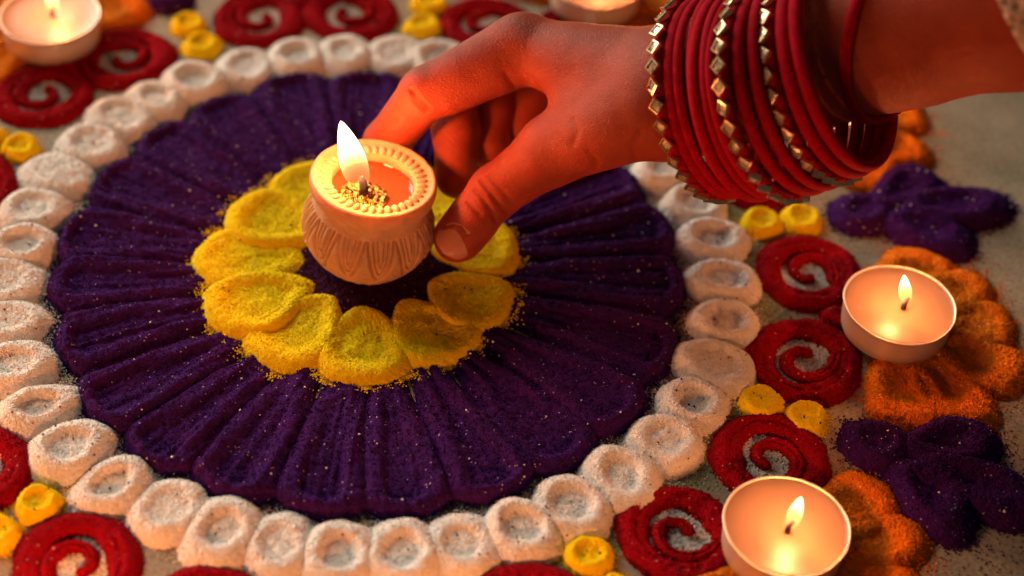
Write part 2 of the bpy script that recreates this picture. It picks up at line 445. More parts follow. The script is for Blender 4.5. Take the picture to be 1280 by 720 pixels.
# ---- the ring of white dots
dot_a = [92.1, 101.1, 110., 119.7, 129.8, 138., 145.6, 154.2, 163.2, 172.6, 181.2, 189.7, 198.7, 208.2, 217.9, 227.5, 237., 246.4, 255., 263.5, 271.9, 280.6, 289.3, 298.1, 306.6, 315.8, 325.6, 335.0, 344.2, 353.7, 3.3, 13.2, 22.4, 32.0, 41.5, 50.0, 58.5, 67, 75.5, 83.8]
ORD = ['', 'first', 'second', 'third', 'fourth', 'fifth', 'sixth', 'seventh', 'eighth', 'ninth', 'tenth', 'eleventh', 'twelfth', 'thirteenth', 'fourteenth', 'fifteenth', 'sixteenth', 'seventeenth', 'eighteenth', 'nineteenth', 'twentieth', 'twenty-first', 'twenty-second', 'twenty-third']
BOT = 263.5
below = sorted([a for a in dot_a if a < BOT and a > 88], reverse=True)
above = sorted([a if a > BOT else a+360 for a in dot_a if a > BOT or a < 88])
for a in dot_a:
    rj = RING+rng.normal(0, 0.7)
    x, y = polar(rj+0.8, a)
    o = heap('white_dot', 'white', x, y, math.radians(a)+rng.normal(0, .1), 14.6+rng.normal(0, .8), 12.9+rng.normal(0, .6), 4.6+rng.normal(0, .5), 2.7+rng.normal(0, .45), crest=0.55+rng.normal(0, .03), flat=0.55, taper=0.06, wob=0.035)
    if a == BOT:
        lb = 'white powder dot with hollow top, bottommost in the ring round the purple flower'
    elif a in below:
        lb = 'white powder dot, %s clockwise from the bottommost dot of the white ring' % ORD[below.index(a)+1]
    else:
        aa = a if a > BOT else a+360
        lb = 'white powder dot, %s anticlockwise from the bottommost dot of the white ring' % ORD[above.index(aa)+1]
    tag(o, lb, 'powder dot', 'white dots ringing the purple flower')

# ---- ten units round the ring: a pair of red swirls, an orange fan, a tealight; between them yellow dots and a purple trefoil
UNITS = [-2, -38, -74, -110, -146, 178, 142, 106, 70, 34]
PLACE = {-2: 'beside the tealight at the right', -38: 'beside the tealight in the front right', -74: 'at the bottom edge below the ring', -110: 'in the bottom left corner',
         -146: 'low on the left edge', 178: 'midway up the left edge', 142: 'beside the tealight in the top left', 106: 'at the top edge left of the hand',
         70: 'behind the hand at the top edge', 34: 'behind the bangles'}
TEA = {-2: (131.3, -11.4), -38: (87.2, -110.2), 142: (-187.4, 113.1), 70: (24.5, 164.8)}
for u in list(TEA):
    q_ = to_px((*TEA[u], 18.1)); TEA[u] = tuple(F(*q_, 14.0)[:2])
for u in UNITS:
    if u not in TEA: TEA[u] = polar(193.0, u-2)

def swirl(cx, cy, start, ch, Rs):
    """a coil of powder: a full ring that runs on inwards as a hook"""
    ph = rng.random(4)*6.28
    n1 = 150
    D = np.concatenate([np.linspace(-400, 0, n1), np.linspace(0, 345, 150)[1:]])
    f = Rs/18.5
    rad = np.where(D <= 0, 14.0, np.where(D < 150, 11.2-4.9*(np.clip(D, 0, 150)/150)**0.7, 6.3-3.4*(D-150)/195.))*f
    hwid = np.where(D <= 0, 5.2, np.where(D < 150, 3.6-1.1*D/150, 2.5-0.75*np.clip((D-150)/195., 0, 1)))*f
    rad = rad*(1+0.04*np.sin(np.radians(D)*2+ph[0])); hwid = hwid*(1+0.10*np.sin(np.radians(D)*3+ph[1])+0.05*np.sin(np.radians(D)*7+ph[2]))
    a = start+ch*np.radians(D)
    px = cx+rad*np.cos(a); py = cy+rad*np.sin(a)
    endf = np.clip(np.minimum(np.arange(len(D)), (len(D)-1-np.arange(len(D))))/9., 0.0, 1)**0.5
    hwid = hwid*np.maximum(endf, 0.08)
    nv = 17
    v = np.linspace(-1, 1, nv)[None, :]
    x = px[:, None]+np.cos(a)[:, None]*hwid[:, None]*v
    y = py[:, None]+np.sin(a)[:, None]*hwid[:, None]*v
    h = (3.5-0.3*(D[:, None] > 0))*(1-np.abs(v)**2.0)**1.1*np.maximum(endf, 0.1)[:, None]
    h = h-1.15*np.exp(-(v+0.12)**2/0.035)*np.maximum(endf, 0.1)[:, None]*(0.6+0.4*np.sin(np.radians(D)*1.3+ph[3]))[:, None]
    h = h+((vnoise(x*0.5, y*0.5)-0.5)*0.8+(vnoise(x*1.4, y*1.4)-0.5)*0.35)*(1-np.abs(v)**2)
    e = 0.08+0.26*np.abs(v)**6
    x = x+rng.normal(0, 1, x.shape)*e; y = y+rng.normal(0, 1, x.shape)*e
    z = h+rng.normal(0, 0.06, x.shape)
    z[:, 0] = -0.3; z[:, -1] = -0.3
    V = np.stack([x-cx, y-cy, z], -1).reshape(-1, 3)
    q = grid_faces(len(D), nv)
    V2, fc, sm = gritty(V, np.concatenate([q[:, [0, 1, 2]], q[:, [0, 2, 3]]]), 1.15, 0.28)
    o = mesh_obj('red_swirl', V2, fc, M['red'], None, sm)
    o.location = (cx*MM, cy*MM, 0)
    i = rng.integers(0, len(D), 150); sg = rng.integers(0, 2, 150)*2-1
    EDGES['red'].append(np.stack([px[i]+np.cos(a[i])*hwid[i]*sg, py[i]+np.sin(a[i])*hwid[i]*sg, np.cos(a[i])*sg, np.sin(a[i])*sg], -1))
    return o

SW = {(-2, 1): (105.0, 19.0, 19.0), (-2, -1): (100.6, -25.2, 20.2), (-38, 1): (87.4, -70.0, 19.8), (-38, -1): (57.2, -103.6, 19.4),
      (142, -1): (-159.0, 111.0, 19.5), (142, 1): (-185.5, 84.5, 19.3), (106, 1): (-111.5, 144.0, 19.0), (106, -1): (-75.0, 152.0, 19.2)}
tea_list = []
for u in UNITS:
    tx, ty = TEA[u]
    pair = []
    for sgn in (1, -1):
        if (u, sgn) in SW: x, y, Rs = SW[(u, sgn)]
        else:
            x, y = polar(153.0, u+sgn*8.3); Rs = 19.2
        if not in_view(x, y, 3, 110): continue
        st = math.atan2(ty-y, tx-x)+sgn*0.15
        o = swirl(x, y, st, sgn, Rs)
        pair.append((o, to_px((x, y, 3))))
    if pair:
        x, y = polar(165.0, u)
        o2 = heap('tail', 'red', x, y, math.radians(u), 8.5, 5.5, 3.6, 3.2, crest=0.4, wob=0.06, parent=pair[0][0])
    for i, (o, p) in enumerate(pair):
        if len(pair) == 2:
            q = pair[1-i][1]
            if abs(p[0]-q[0]) > abs(p[1]-q[1]): wd = 'left' if p[0] < q[0] else 'right'
            else: wd = 'upper' if p[1] < q[1] else 'lower'
            lb = 'red powder spiral, %s one of the pair %s' % (wd, PLACE[u])
        else: lb = 'red powder spiral %s' % PLACE[u]
        tag(o, lb, 'powder swirl', 'red spirals outside the white ring')
    # orange fan on the outer side of the tealight
    ux, uy = math.cos(math.radians(u-3)), math.sin(math.radians(u-3))
    if in_view(tx+25*ux, ty+25*uy, 3, 160):
        fan = tag(empty('orange_fan', (tx, ty, 0)), 'orange powder fan of scooped petals %s' % PLACE[u], 'powder fan', 'orange fans under the tealights')
        for da in (-86, -52, -18, 16, 49, 82):
            aa = math.radians(u-3+da+rng.normal(0, 3))
            rr = 27+rng.normal(0, 1.2)
            heap('petal', 'orange', tx+rr*math.cos(aa), ty+rr*math.sin(aa), aa, 21.0+rng.normal(0, 1), 14.5+rng.normal(0, .7), 3.8, 2.7, crest=0.60, flat=0.35, taper=0.25, wob=0.06, parent=fan, edge=0.6)
    # between this unit and the next one anticlockwise
    g = u+18
    for r, wd in ((144.5, 'inner'), (160.0, 'outer')):
        if g == -20: r += -1.0
        if g == -56: r -= 3
        x, y = polar(r, g+(0.0 if wd == 'inner' else -0.2))
        if not in_view(x, y, 3, 20): continue
        o = heap('yellow_dot', 'yellow', x, y, rng.random()*6, 8.0+rng.normal(0, .3), 7.8+rng.normal(0, .3), 4.3, 3.0 if g != -20 else 3.9, crest=0.62, flat=0.45, wob=0.06)
        nm = PLACE[u].replace('beside ', 'near ')
        side = {-20: 'between the two right-hand tealights', 16: 'under the bangles', -56: 'near the bottom, left of the front tealight', 124: 'near the top left, between two red pairs', 160: 'on the upper left edge', -128: 'low on the left, above the corner spiral', 88: 'at the top edge beside the hand', -164: 'midway on the left edge', -92: 'at the bottom edge', 52: 'hidden behind the hand'}[g]
        tag(o, 'yellow powder dot, %s one of the pair %s' % (wd, side), 'powder dot', 'yellow dots between the red spirals')
    hx, hy = polar(205, g-1)
    if in_view(hx, hy, 3, 150):
        side = {-20: 'in the lower right corner, between two orange fans', 16: 'right of the bangles, above the orange fan', 124: 'at the top left edge'}.get(g, PLACE[u])
        tr = tag(empty('purple_trefoil', polar(184, g)+(0,)), 'purple powder leaf motif with three lobes %s' % side, 'powder motif', 'purple trefoils between the orange fans')
        gr = math.radians(g-0.6)
        er = (math.cos(gr), math.sin(gr)); et = (-er[1], er[0])
        def loc(r, t): return CX+er[0]*r+et[0]*t, CY+er[1]*r+et[1]*t
        x, y = loc(183.5, 1.0); heap('lobe', 'purple', x, y, gr, 13.5, 11.5, 5.0, 3.6, crest=0.5, wob=0.05, parent=tr)
        x, y = loc(217, -2.0); heap('lobe', 'purple', x, y, gr-0.04, 27.0, 12.8, 5.6, 3.9, crest=0.52, flat=0.3, taper=0.15, wob=0.05, parent=tr)
        for sg in (1, -1):
            x, y = loc(204, sg*11.5-1.0); heap('lobe', 'purple', x, y, gr+sg*0.62, 20.0, 12.4, 5.3, 3.7, crest=0.52, flat=0.3, taper=0.22, wob=0.05, parent=tr)

# ------------------------------------------------------------------ lathe and tube
def lathe(name, prof, n, mat, parent, smooth=True, disp=None):
    prof = np.array(prof, float)
    th = np.linspace(0, 2*np.pi, n, endpoint=False)
    r = prof[:, 0][:, None]+0*th[None]; z = prof[:, 1][:, None]+0*th[None]
    if disp is not None:
        dr = disp(prof, th); r = r+dr
    V = np.stack([r*np.cos(th), r*np.sin(th), z], -1).reshape(-1, 3)
    return mesh_obj(name, V, grid_faces(len(prof), n, True), mat, parent, smooth)

def tube(name, pts, rad, mat, parent, n=12, smooth=True):
    pts = np.array(pts, float); rad = np.broadcast_to(np.array(rad, float), (len(pts),))
    T = np.gradient(pts, axis=0); T /= np.linalg.norm(T, axis=1)[:, None]
    a = np.cross(T, [0.31, 0.95, 0.1]); a /= np.linalg.norm(a, axis=1)[:, None]; b = np.cross(T, a)
    th = np.linspace(0, 2*np.pi, n, endpoint=False)
    V = (pts[:, None]+rad[:, None, None]*(np.cos(th)[None, :, None]*a[:, None]+np.sin(th)[None, :, None]*b[:, None])).reshape(-1, 3)
    f = grid_faces(len(pts), n, True).tolist()
    f.append(list(range(n))); f.append(list(range((len(pts)-1)*n, len(pts)*n))[::-1])
    return mesh_obj(name, V, f, mat, parent, smooth)

def flame(parent, base, axis, height, rad, mat, watts, name='flame', lift=0.66):
    t = np.linspace(0, 1, 26)
    r = rad*np.sin(np.pi*np.clip(t, 0, 1)**0.82)**0.66*(1-0.32*t)+0.02
    r[-1] = 0.02
    prof = np.stack([r, t*height], -1)
    o = lathe(name, prof, 20, mat, parent)
    me = o.data
    o.rotation_euler = Vector(axis).to_track_quat('Z', 'Y').to_euler()
    o.location = Vector(base)*MM
    l = bpy.data.lights.new('flame_light', 'POINT'); l.energy = watts; l.color = CANDLE; l.shadow_soft_size = rad*0.8*MM
    lo = bpy.data.objects.new('flame_light', l); COL.objects.link(lo)
    lo.parent = parent
    lo.location = (Vector(base)+Vector(axis).normalized()*height*lift)*MM
    return o

# ------------------------------------------------------------------ tealights
def tealight(x, y, label, fl_axis, wick_dx, fh, watts):
    t = tag(empty('tealight', (x, y, 2.6)), label, 'candle', 'tealights round the rangoli')
    sy = rng.random()*6
    cup_disp = lambda prof, th: 0.16*np.sin(3*th+sy)[None, :]*(prof[:, 1]/11.)[:, None]+0.05*np.sin(11*th)[None, :]
    lathe('cup', [(0.1, 0), (17.6, 0), (18.2, 0.5), (18.5, 4), (18.75, 8.7), (19.0, 10.7), (19.35, 11.0), (19.4, 11.3), (19.1, 11.4), (18.7, 11.1), (18.5, 9), (18.3, 6)], 96, M['tin'], t, disp=cup_disp)
    wz = 10.4
    lathe('wax', [(0.05, wz-0.6), (2, wz-0.5), (6, wz-0.15), (13, wz), (17.2, wz+0.1), (18.3, wz+0.45), (18.62, wz+0.7)], 72, M['wax'], t)
    wx, wy = wick_dx
    tube('wick', [(wx, wy, wz-1.0), (wx, wy, wz+1.5), (wx+0.5, wy+0.3, wz+3.2), (wx+1.2, wy+0.5, wz+4.3)], [0.95, 0.9, 0.8, 0.45], M['wick'], t)
    flame(t, (wx+0.5, wy+0.3, wz+1.8), fl_axis, fh, 2.5, M['flame_small'], watts, lift=0.85)
TL = {-2: 'lit tealight at the right, on the orange fan beside two red spirals', -38: 'lit tealight in the front right, largest of the tealights in view', 142: 'lit tealight in the top left corner, cut off by the frame',
      70: 'lit tealight at the top edge, right behind the hand'}
for u in UNITS:
    x, y = TEA[u]
    ax = (-0.26, 0.0, 1) if u == -2 else ((0.08, 0.05, 1) if u == -38 else (0.05*rng.normal(), 0.05*rng.normal(), 1))
    wd = {-2: (1.2, -0.8), -38: (0.3, -1.5)}.get(u, (rng.normal(0, .8), rng.normal(0, .8)))
    tealight(x, y, TL.get(u, 'lit tealight standing %s' % PLACE[u]), ax, wd, 13.5, TEA_W*(2.8 if u in (-74, -110, -146) else 1.0))

# ------------------------------------------------------------------ the clay lamp
AXN = Vector((0.085, 0.05, 1)).normalized()
rimc = Vector((-49.1, 5.9, 41.0))
lamp = tag(empty('clay_lamp', tuple(rimc-AXN*39.0)), 'small white clay lamp with carved arches, lit flame, held by the fingers', 'oil lamp')
lamp.rotation_euler = Vector((0, 0, 1)).rotation_difference(AXN).to_euler()
prof = [(0.1, 0), (11.5, 0), (13.0, 0.6)]
for t in np.linspace(0, 1, 70):
    z = 0.8+t*26.5
    # belly
    r = 13.4+9.2*math.sin(math.pi*min(1, (t*0.94)**0.80))**0.85 if t < 0.62 else None
    prof.append((r, z))
zs = np.array([0.8, 3, 6.5, 11, 15, 18.5, 21.5, 24.3, 26.8, 28.4, 29.8]); rs = np.array([10.2, 13.6, 17.5, 20.9, 22.4, 23.0, 22.7, 21.7, 20.4, 19.6, 19.3])
zz = np.linspace(0.8, 29.6, 110)
# smooth interpolation (Catmull-like through cubic polynomial pieces)
pc = np.polyfit(zs, rs, 6)
prof = [(0.1, 0), (8.5, 0), (9.8, 0.3)]+[(float(np.polyval(pc, z)), float(z)) for z in zz]
prof += [(19.3, 31.0), (19.7, 32.4), (20.6, 33.4), (21.2, 34.2), (21.6, 36.0), (21.5, 38.0), (21.2, 38.8), (20.6, 39.25), (20.0, 39.2), (19.5, 38.8), (19.1, 38.5), (17.0, 38.2), (14.9, 37.7), (14.3, 37.2), (14.0, 36), (13.9, 34), (13.8, 31), (13, 29), (0.1, 29)]
def carve(prof, th):
    """arched petals cut round the belly, zigzag and leaf bands beneath"""
    z = prof[:, 1][:, None]; T = th[None, :]
    n = 13
    c = (T*n/(2*np.pi)+0.15) % 1.0
    a = np.abs(c-0.5)*2                    # 0 at arch middle, 1 between arches
    out = np.zeros((len(prof), len(th)))
    def line(d, wd, dep): return -dep*np.exp(-(d/wd)**2)
    top = 27.5; tip = 11.0
    tz = np.clip((z-tip)/(top-tip), 0.0, 1)
    ew = np.clip(tz, 0, 1)**0.62*0.95       # half width of the ogee at this height
    on = sstep(z, 10.4, 11.4)*(1-sstep(z, 26.8, 27.8))
    out += line((a-ew), 0.105, 1.45)*on
    tz2 = np.clip((z-15.0)/(top-15.0), 0, 1); ew2 = tz2**0.5*0.55
    out += line((a-ew2), 0.10, 1.3)*sstep(z, 14.4, 15.2)*(1-sstep(z, 26.8, 27.8))
    tz3 = np.clip((z-18.6)/(top-18.6), 0, 1); ew3 = tz3**0.5*0.24
    out += line((a-ew3), 0.085, 1.1)*sstep(z, 18, 18.8)*(1-sstep(z, 26.8, 27.8))
    out += 0.30*np.clip(1-a/np.maximum(ew, 1e-3), 0, 1)**0.6*on*0.7
    zig = 9.9+2.6*a
    out += line(z-np.where(a > 0.42, zig, 99), 0.42, 0.85)
    leaf = np.abs(np.sin(T*n*1.0+0.8))
    out += 0.35*leaf*np.exp(-((z-4.0)/1.4)**2)
    out += line(z-6.9+0.25*np.sin(T*9), 0.3, 0.32)*(vnoise(T*5, 0*T+3) > 0.4)
    m = (prof[:, 1][:, None] < 29.5)*(prof[:, 0][:, None] > 10.5)*(np.arange(len(prof))[:, None] < 114)
    out *= m*(0.65+0.6*vnoise(T*6+9, z*0.3))
    out += 0.28*(vnoise(T*7, z*0.33)-0.5)*(prof[:, 0][:, None] > 13)+0.12*(vnoise(T*40, z*1.9)-0.5)*(prof[:, 0][:, None] > 13)
    return out
lathe('body', prof, 620, M['clay'], lamp, disp=carve)
# row of rounded bosses on the rim
th = np.linspace(0, 2*np.pi, 10, endpoint=False)
bv = []
for s, h in ((1.0, 0.0), (0.9, 0.55), (0.6, 0.95), (0.0, 1.1)):
    for a in th: bv.append((2.35*s*math.cos(a)*(1-0.1*math.sin(a)), 1.26*s*math.sin(a), h*1.15))
bf = grid_faces(4, 10, True)
boss0 = None
for k in range(38):
    a = 2*math.pi*k/38
    if boss0 is None:
        o = boss0 = mesh_obj('boss', bv, bf, M['clay'], lamp, True)
    else:
        o = boss0.copy(); COL.objects.link(o)
    o.location = Vector((16.6*math.cos(a), 16.6*math.sin(a), 37.75))*MM
    o.rotation_euler = (0, 0.12, a)
    s = 1+0.06*rng.normal(); o.scale = (s, s*(1+0.05*rng.normal()), 1)
WZ = 34.0
lathe('oil', [(0.05, WZ), (8, WZ), (13.2, WZ+0.05), (13.85, WZ+0.5), (14.0, WZ+1.0)], 72, M['oil'], lamp)
# crinkled gold foil wick holder
n = 44
pr = []
for r_, z_ in ((0.05, 1.6), (1.6, 1.7), (2.4, 1.0), (3.4, 0.55), (4.6, 0.75), (5.8, 0.5), (7.0, 0.8), (8.0, 0.75), (8.6, 0.3), (8.7, -0.2)):
    pr.append((r_, z_+WZ))
hold = lathe('wick_holder', pr, n, M['gold'], lamp, False, disp=lambda p, t: 0.25*np.sin(12*t)[None, :]*(p[:, 0]/8)[:, None])
me = hold.data
for v in me.vertices:
    v.co.z += (random.random()-0.5)*0.55*MM+0.18*MM*math.sin(14*math.atan2(v.co.y, v.co.x))*min(1, math.hypot(v.co.x, v.co.y)/(5*MM))
hold.location = Vector((-2.6, -5.2, 0))*MM
tube('wick', [(-2.6, -5.2, WZ+1), (-2.9, -5.0, WZ+4), (-3.4, -4.8, WZ+6.5), (-4.0, -4.6, WZ+8.2)], [1.7, 1.6, 1.4, 0.8], M['wick'], lamp)
fb = Vector((-3.4, -4.9, WZ+3.0))
ftip = np.array([-59.9, 5.0, 63.0])
lm = Vector((0, 0, 1)).rotation_difference(AXN).to_matrix()
fbw = Vector(rimc-AXN*39.0)+lm@fb
fax = lm.inverted()@(Vector(F(427, 155, 66.5))-fbw)
flame(lamp, tuple(fb), tuple(fax), 29.0, 5.2, M['flame_big'], DIYA_W)

# ------------------------------------------------------------------ the hand and forearm: one continuous body
def axis_pts(a, b, n): return np.linspace(0, 1, n)
gx = np.concatenate([np.arange(-64, 62, 0.72), np.arange(62, 260, 2.0)])
gy = np.concatenate([np.arange(-62, -22, 1.6), np.arange(-22, 64, 0.72), np.arange(64, 100, 1.6)])
gz = np.concatenate([np.arange(8, 96, 0.72), np.arange(96, 240, 1.8)])
NX, NY, NZ = len(gx), len(gy), len(gz)
def new_field(): return np.full((NX, NY, NZ), 60.0, np.float32)
def smin(a, b, k):
    h = np.clip(0.5+0.5*(b-a)/k, 0, 1)
    return b*(1-h)+a*h-k*h*(1-h)
def add(fld, A, B, ra, rb, k=3.0, sq=None):
    A = np.asarray(A, float); B = np.asarray(B, float)
    pad = max(ra, rb)+k+4
    lo = np.minimum(A, B)-pad; hi = np.maximum(A, B)+pad
    sl = tuple(slice(max(0, np.searchsorted(g, l)-1), min(len(g), np.searchsorted(g, h)+1)) for g, l, h in zip((gx, gy, gz), lo, hi))
    X = gx[sl[0]][:, None, None]; Y = gy[sl[1]][None, :, None]; Z = gz[sl[2]][None, None, :]
    ab = B-A; L2 = ab@ab+1e-9
    t = np.clip(((X-A[0])*ab[0]+(Y-A[1])*ab[1]+(Z-A[2])*ab[2])/L2, 0, 1)
    d = np.sqrt((X-A[0]-t*ab[0])**2+(Y-A[1]-t*ab[1])**2+(Z-A[2]-t*ab[2])**2)-(ra+(rb-ra)*t)
    fld[sl] = smin(fld[sl], d.astype(np.float32), k)
def chain(fld, P, R, k=3.0):
    for i in range(len(P)-1): add(fld, P[i], P[i+1], R[i], R[i+1], k)

WR = F(845, 115, 80)
ul = np.array([0.22, 0.72, -0.66])
I_MCP = np.array([-4.0, 44.0, 72.0]); M_MCP = np.array([-4.0, 57.5, 61.0]); R_MCP = np.array([3.0, 69.0, 51.0]); P_MCP = np.array([12.0, 78.0, 43.0])
T_CMC = np.array(F(790, 150, 78)); T_MCP = np.array(F(694, 186, 54)); T_IP = np.array(F(619, 240, 34)); T_TIP = np.array([-19.6, 0.6, 21.5])
# the palm and wrist
palm = new_field()
add(palm, WR-ul*5, I_MCP+np.array([4, -1, -1]), 17.0, 10.0, 8)
add(palm, WR+ul*2, M_MCP+np.array([4, 0, -1]), 17.0, 10.0, 8)
add(palm, WR+ul*5, R_MCP+np.array([4, 0, 0]), 16.5, 9.5, 8)
add(palm, WR+ul*8, P_MCP+np.array([4, 0, 0]), 15.5, 9.0, 8)
add(palm, T_CMC+np.array([6, 4, 2]), T_MCP, 14.0, 10.6, 9)
# web between thumb and index finger
midT = T_CMC*0.45+T_MCP*0.55; midI = WR*0.42+I_MCP*0.58
for s in (0.2, 0.5, 0.8):
    a = T_CMC*(1-0.72*s)+T_MCP*0.72*s; b = WR*(1-0.80*s)+I_MCP*0.80*s
    add(palm, a, b, 9.0-1.8*s, 9.0-1.2*s, 7)
# forearm
ARM = [WR, F(905, 99, 84), F(967, 84, 93), F(1020, 66, 99), F(1115, 22, 112), F(1280, -32, 138), F(1420, -80, 160)]
AR = [19.0, 18.6, 19.0, 20.8, 26.5, 31.5, 35.5]
for i in range(len(ARM)-1):
    add(palm, ARM[i]-ul*1.5, ARM[i+1]-ul*1.5, AR[i], AR[i+1], 7)
    add(palm, ARM[i]+ul*4, ARM[i+1]+ul*4, AR[i]-1, AR[i+1]-1, 7)
def finger(P, R, pad=True):
    f = new_field(); chain(f, P, R, 2.6)
    return f
total = None
F_I = finger([I_MCP, (-34.5, 33.0, 57.0), (-48.0, 35.8, 31.5), (-51.5, 33.5, 21.0)], [10.8, 8.8, 8.0, 6.8])
add(F_I, (-10, 36.5, 66), (-26, 32.0, 59), 7.5, 6.8, 5)                # fleshy underside of the first joint
F_M = finger([M_MCP, (-27.0, 52.0, 46.0), (-24.0, 41.0, 35.0), (-22.5, 27.5, 25.0)], [10.0, 8.8, 8.2, 7.4])
F_R = finger([R_MCP, (-13.0, 65.0, 41.0), (-12.0, 53.0, 33.0), (-12.0, 41.0, 28.0)], [9.8, 8.8, 8.4, 7.4])
F_P = finger([P_MCP, (3.0, 71.0, 39.0), (3.0, 60.0, 35.0), (2.5, 49.0, 31.0)], [9.2, 9.0, 8.6, 7.6])
F_T = finger([T_MCP, T_IP, T_TIP], [10.8, 9.0, 7.7])
add(F_T, T_IP*0.35+T_TIP*0.65, T_TIP, 8.5, 8.0, 3)
for f, k in ((F_I, 7.0), (F_M, 7.0), (F_R, 6.0), (F_P, 6.0), (F_T, 7.0)):
    g = smin(palm, f, k)
    total = g if total is None else smin(total, g, 1.2)
# thin groove lines of the joints and knuckles
CREASE = []
def crease(p0, p1, dep=0.55, wd=0.55):
    CREASE.append((p0, p1, dep, wd))
# surface nets
def surface_nets(f):
    ins = f < 0
    c = ins[:-1, :-1, :-1].astype(np.int8)
    cnt = np.zeros_like(c)
    offs = [(i, j, k) for i in (0, 1) for j in (0, 1) for k in (0, 1)]
    def sub(a, o): return a[o[0]:NX-1+o[0], o[1]:NY-1+o[1], o[2]:NZ-1+o[2]]
    for o in offs: cnt = cnt+sub(ins, o)
    act = (cnt > 0) & (cnt < 8)
    ci, cj, ck = np.nonzero(act)
    idx = np.full(act.shape, -1, np.int64); idx[ci, cj, ck] = np.arange(len(ci))
    P = np.zeros((len(ci), 3)); W = np.zeros(len(ci))
    for a in offs:
        for ax in range(3):
            if a[ax]: continue
            b = list(a); b[ax] = 1
            fa = f[ci+a[0], cj+a[1], ck+a[2]]; fb_ = f[ci+b[0], cj+b[1], ck+b[2]]
            m = (fa < 0) != (fb_ < 0)
            t = np.where(m, fa/(fa-fb_+1e-12), 0)
            pa = np.stack([gx[ci+a[0]], gy[cj+a[1]], gz[ck+a[2]]], -1); pb = np.stack([gx[ci+b[0]], gy[cj+b[1]], gz[ck+b[2]]], -1)
            P += np.where(m[:, None], pa+t[:, None]*(pb-pa), 0); W += m
    P /= W[:, None]
    quads = []
    for ax in range(3):
        a1, a2 = [(1, 2), (2, 0), (0, 1)][ax]
        sl0 = [slice(1, -1)]*3; sl0[ax] = slice(0, -1)
        sl1 = [slice(1, -1)]*3; sl1[ax] = slice(1, None)
        s0 = ins[tuple(sl0)]; s1 = ins[tuple(sl1)]
        e = np.argwhere(s0 != s1)
        if not len(e): continue
        base = e.copy(); base[:, a1] += 1; base[:, a2] += 1
        flip = s0[tuple(e.T)]
        def cell(d1, d2):
            q = base.copy(); q[:, a1] += d1; q[:, a2] += d2
            return idx[q[:, 0], q[:, 1], q[:, 2]]
        q = np.stack([cell(-1, -1), cell(0, -1), cell(0, 0), cell(-1, 0)], -1)
        q[~flip] = q[~flip][:, ::-1]
        quads.append(q)
    Q = np.concatenate(quads)
    return P, Q[(Q >= 0).all(1)]
HV, HF = surface_nets(total)
# creases: shallow grooves where lines drawn across the skin meet the surface on the camera-lit side
def groove(V, pts, dep, wd):
    pts = np.array(pts, float)
    best = np.full(len(V), 1e9)
    d = V-CAM_C; zc = d@CAM_F
    vx = 640+FPX*(d@CAM_R)/zc; vy = 360-FPX*(d@CAM_U)/zc
    for a, b in zip(pts[:-1], pts[1:]):
        ab = b-a; t = np.clip(((vx-a[0])*ab[0]+(vy-a[1])*ab[1])/(ab@ab), 0, 1)
        best = np.minimum(best, np.hypot(vx-a[0]-t*ab[0], vy-a[1]-t*ab[1]))
    return dep*np.exp(-(best/wd)**2)
nrm = np.zeros_like(HV)
fn = np.cross(HV[HF[:, 2]]-HV[HF[:, 0]], HV[HF[:, 3]]-HV[HF[:, 1]])
for k in range(4): np.add.at(nrm, HF[:, k], fn)
nrm /= np.linalg.norm(nrm, axis=1)[:, None]+1e-9
facing = sstep(-(nrm@CAM_F), 0.05, 0.3)
nearhand = (HV[:, 0] < 62)
G = np.zeros(len(HV))
for pts, dep, wd in [([(593, 238), (602, 246), (613, 262), (620, 276)], 0.55, 3.2), ([(601, 226), (612, 240), (625, 258), (634, 268)], 0.6, 3.4), ([(611, 220), (625, 236), (640, 254)], 0.4, 3.0), ([(585, 252), (592, 260), (600, 268)], 0.35, 2.8),
                     ([(513, 112), (521, 122), (530, 130), (536, 136)], 0.7, 3.4), ([(518, 126), (526, 134), (532, 139)], 0.45, 3.0),
                     ([(632, 92), (637, 100), (642, 109)], 0.2, 4.5),
                     ([(543, 301), (546, 290), (554, 281.5), (566, 278), (578, 281.5), (587, 292)], 0.14, 2.6), ([(716, 150), (722, 165), (716, 180)], 0.3, 5), ([(735, 190), (746, 202), (742, 212)], 0.35, 4), ([(800, 165), (790, 185), (795, 198)], 0.3, 4)]:
    G += groove(HV, pts, dep*1.7, wd*0.9)
HV = HV-nrm*(G*facing*nearhand)[:, None]
HV = HV+nrm*(0.25*(vnoise(HV[:, 0]*0.16+HV[:, 2]*0.1, HV[:, 1]*0.16+HV[:, 2]*0.12)-0.5))[:, None]
person = mesh_obj('person', HV, HF, M['skin'], None, True)
tag(person, 'bare hand and forearm reaching in from above, thumb and fingers gripping the clay lamp', 'person')

# thumb nail
def nail(base, tip, out_dir, wid, length, back, rad, name='nail'):
    base = np.array(base, float); tip = np.array(tip, float)
    ax = tip-base; ax /= np.linalg.norm(ax)
    o = np.array(out_dir, float); o -= ax*(o@ax); o /= np.linalg.norm(o)
    s = np.cross(ax, o)
    nu, nv = 18, 15
    V = []
    for i in range(nu):
        u = i/(nu-1)
        # rounded ends
        e = 1-abs(2*u-1)**3.2
        for j in range(nv):
            q = (2*j/(nv-1)-1)
            ang = q*wid/rad*(max(e, 0.02)**0.45)
            rr = rad+0.55-0.55*abs(q)**3-0.4*(abs(2*u-1)**4)-0.9*max(0, u-0.65)**1.2
            c = tip+ax*(-back+u*length)
            V.append(c+o*rr*math.cos(ang)+s*rr*math.sin(ang))
    return mesh_obj(name, V, grid_faces(nu, nv), M['nail'], person, True)
nail(T_IP, T_TIP, np.array([0.10, -0.62, 0.77]), 7.6, 14.5, 7.6, 8.2)

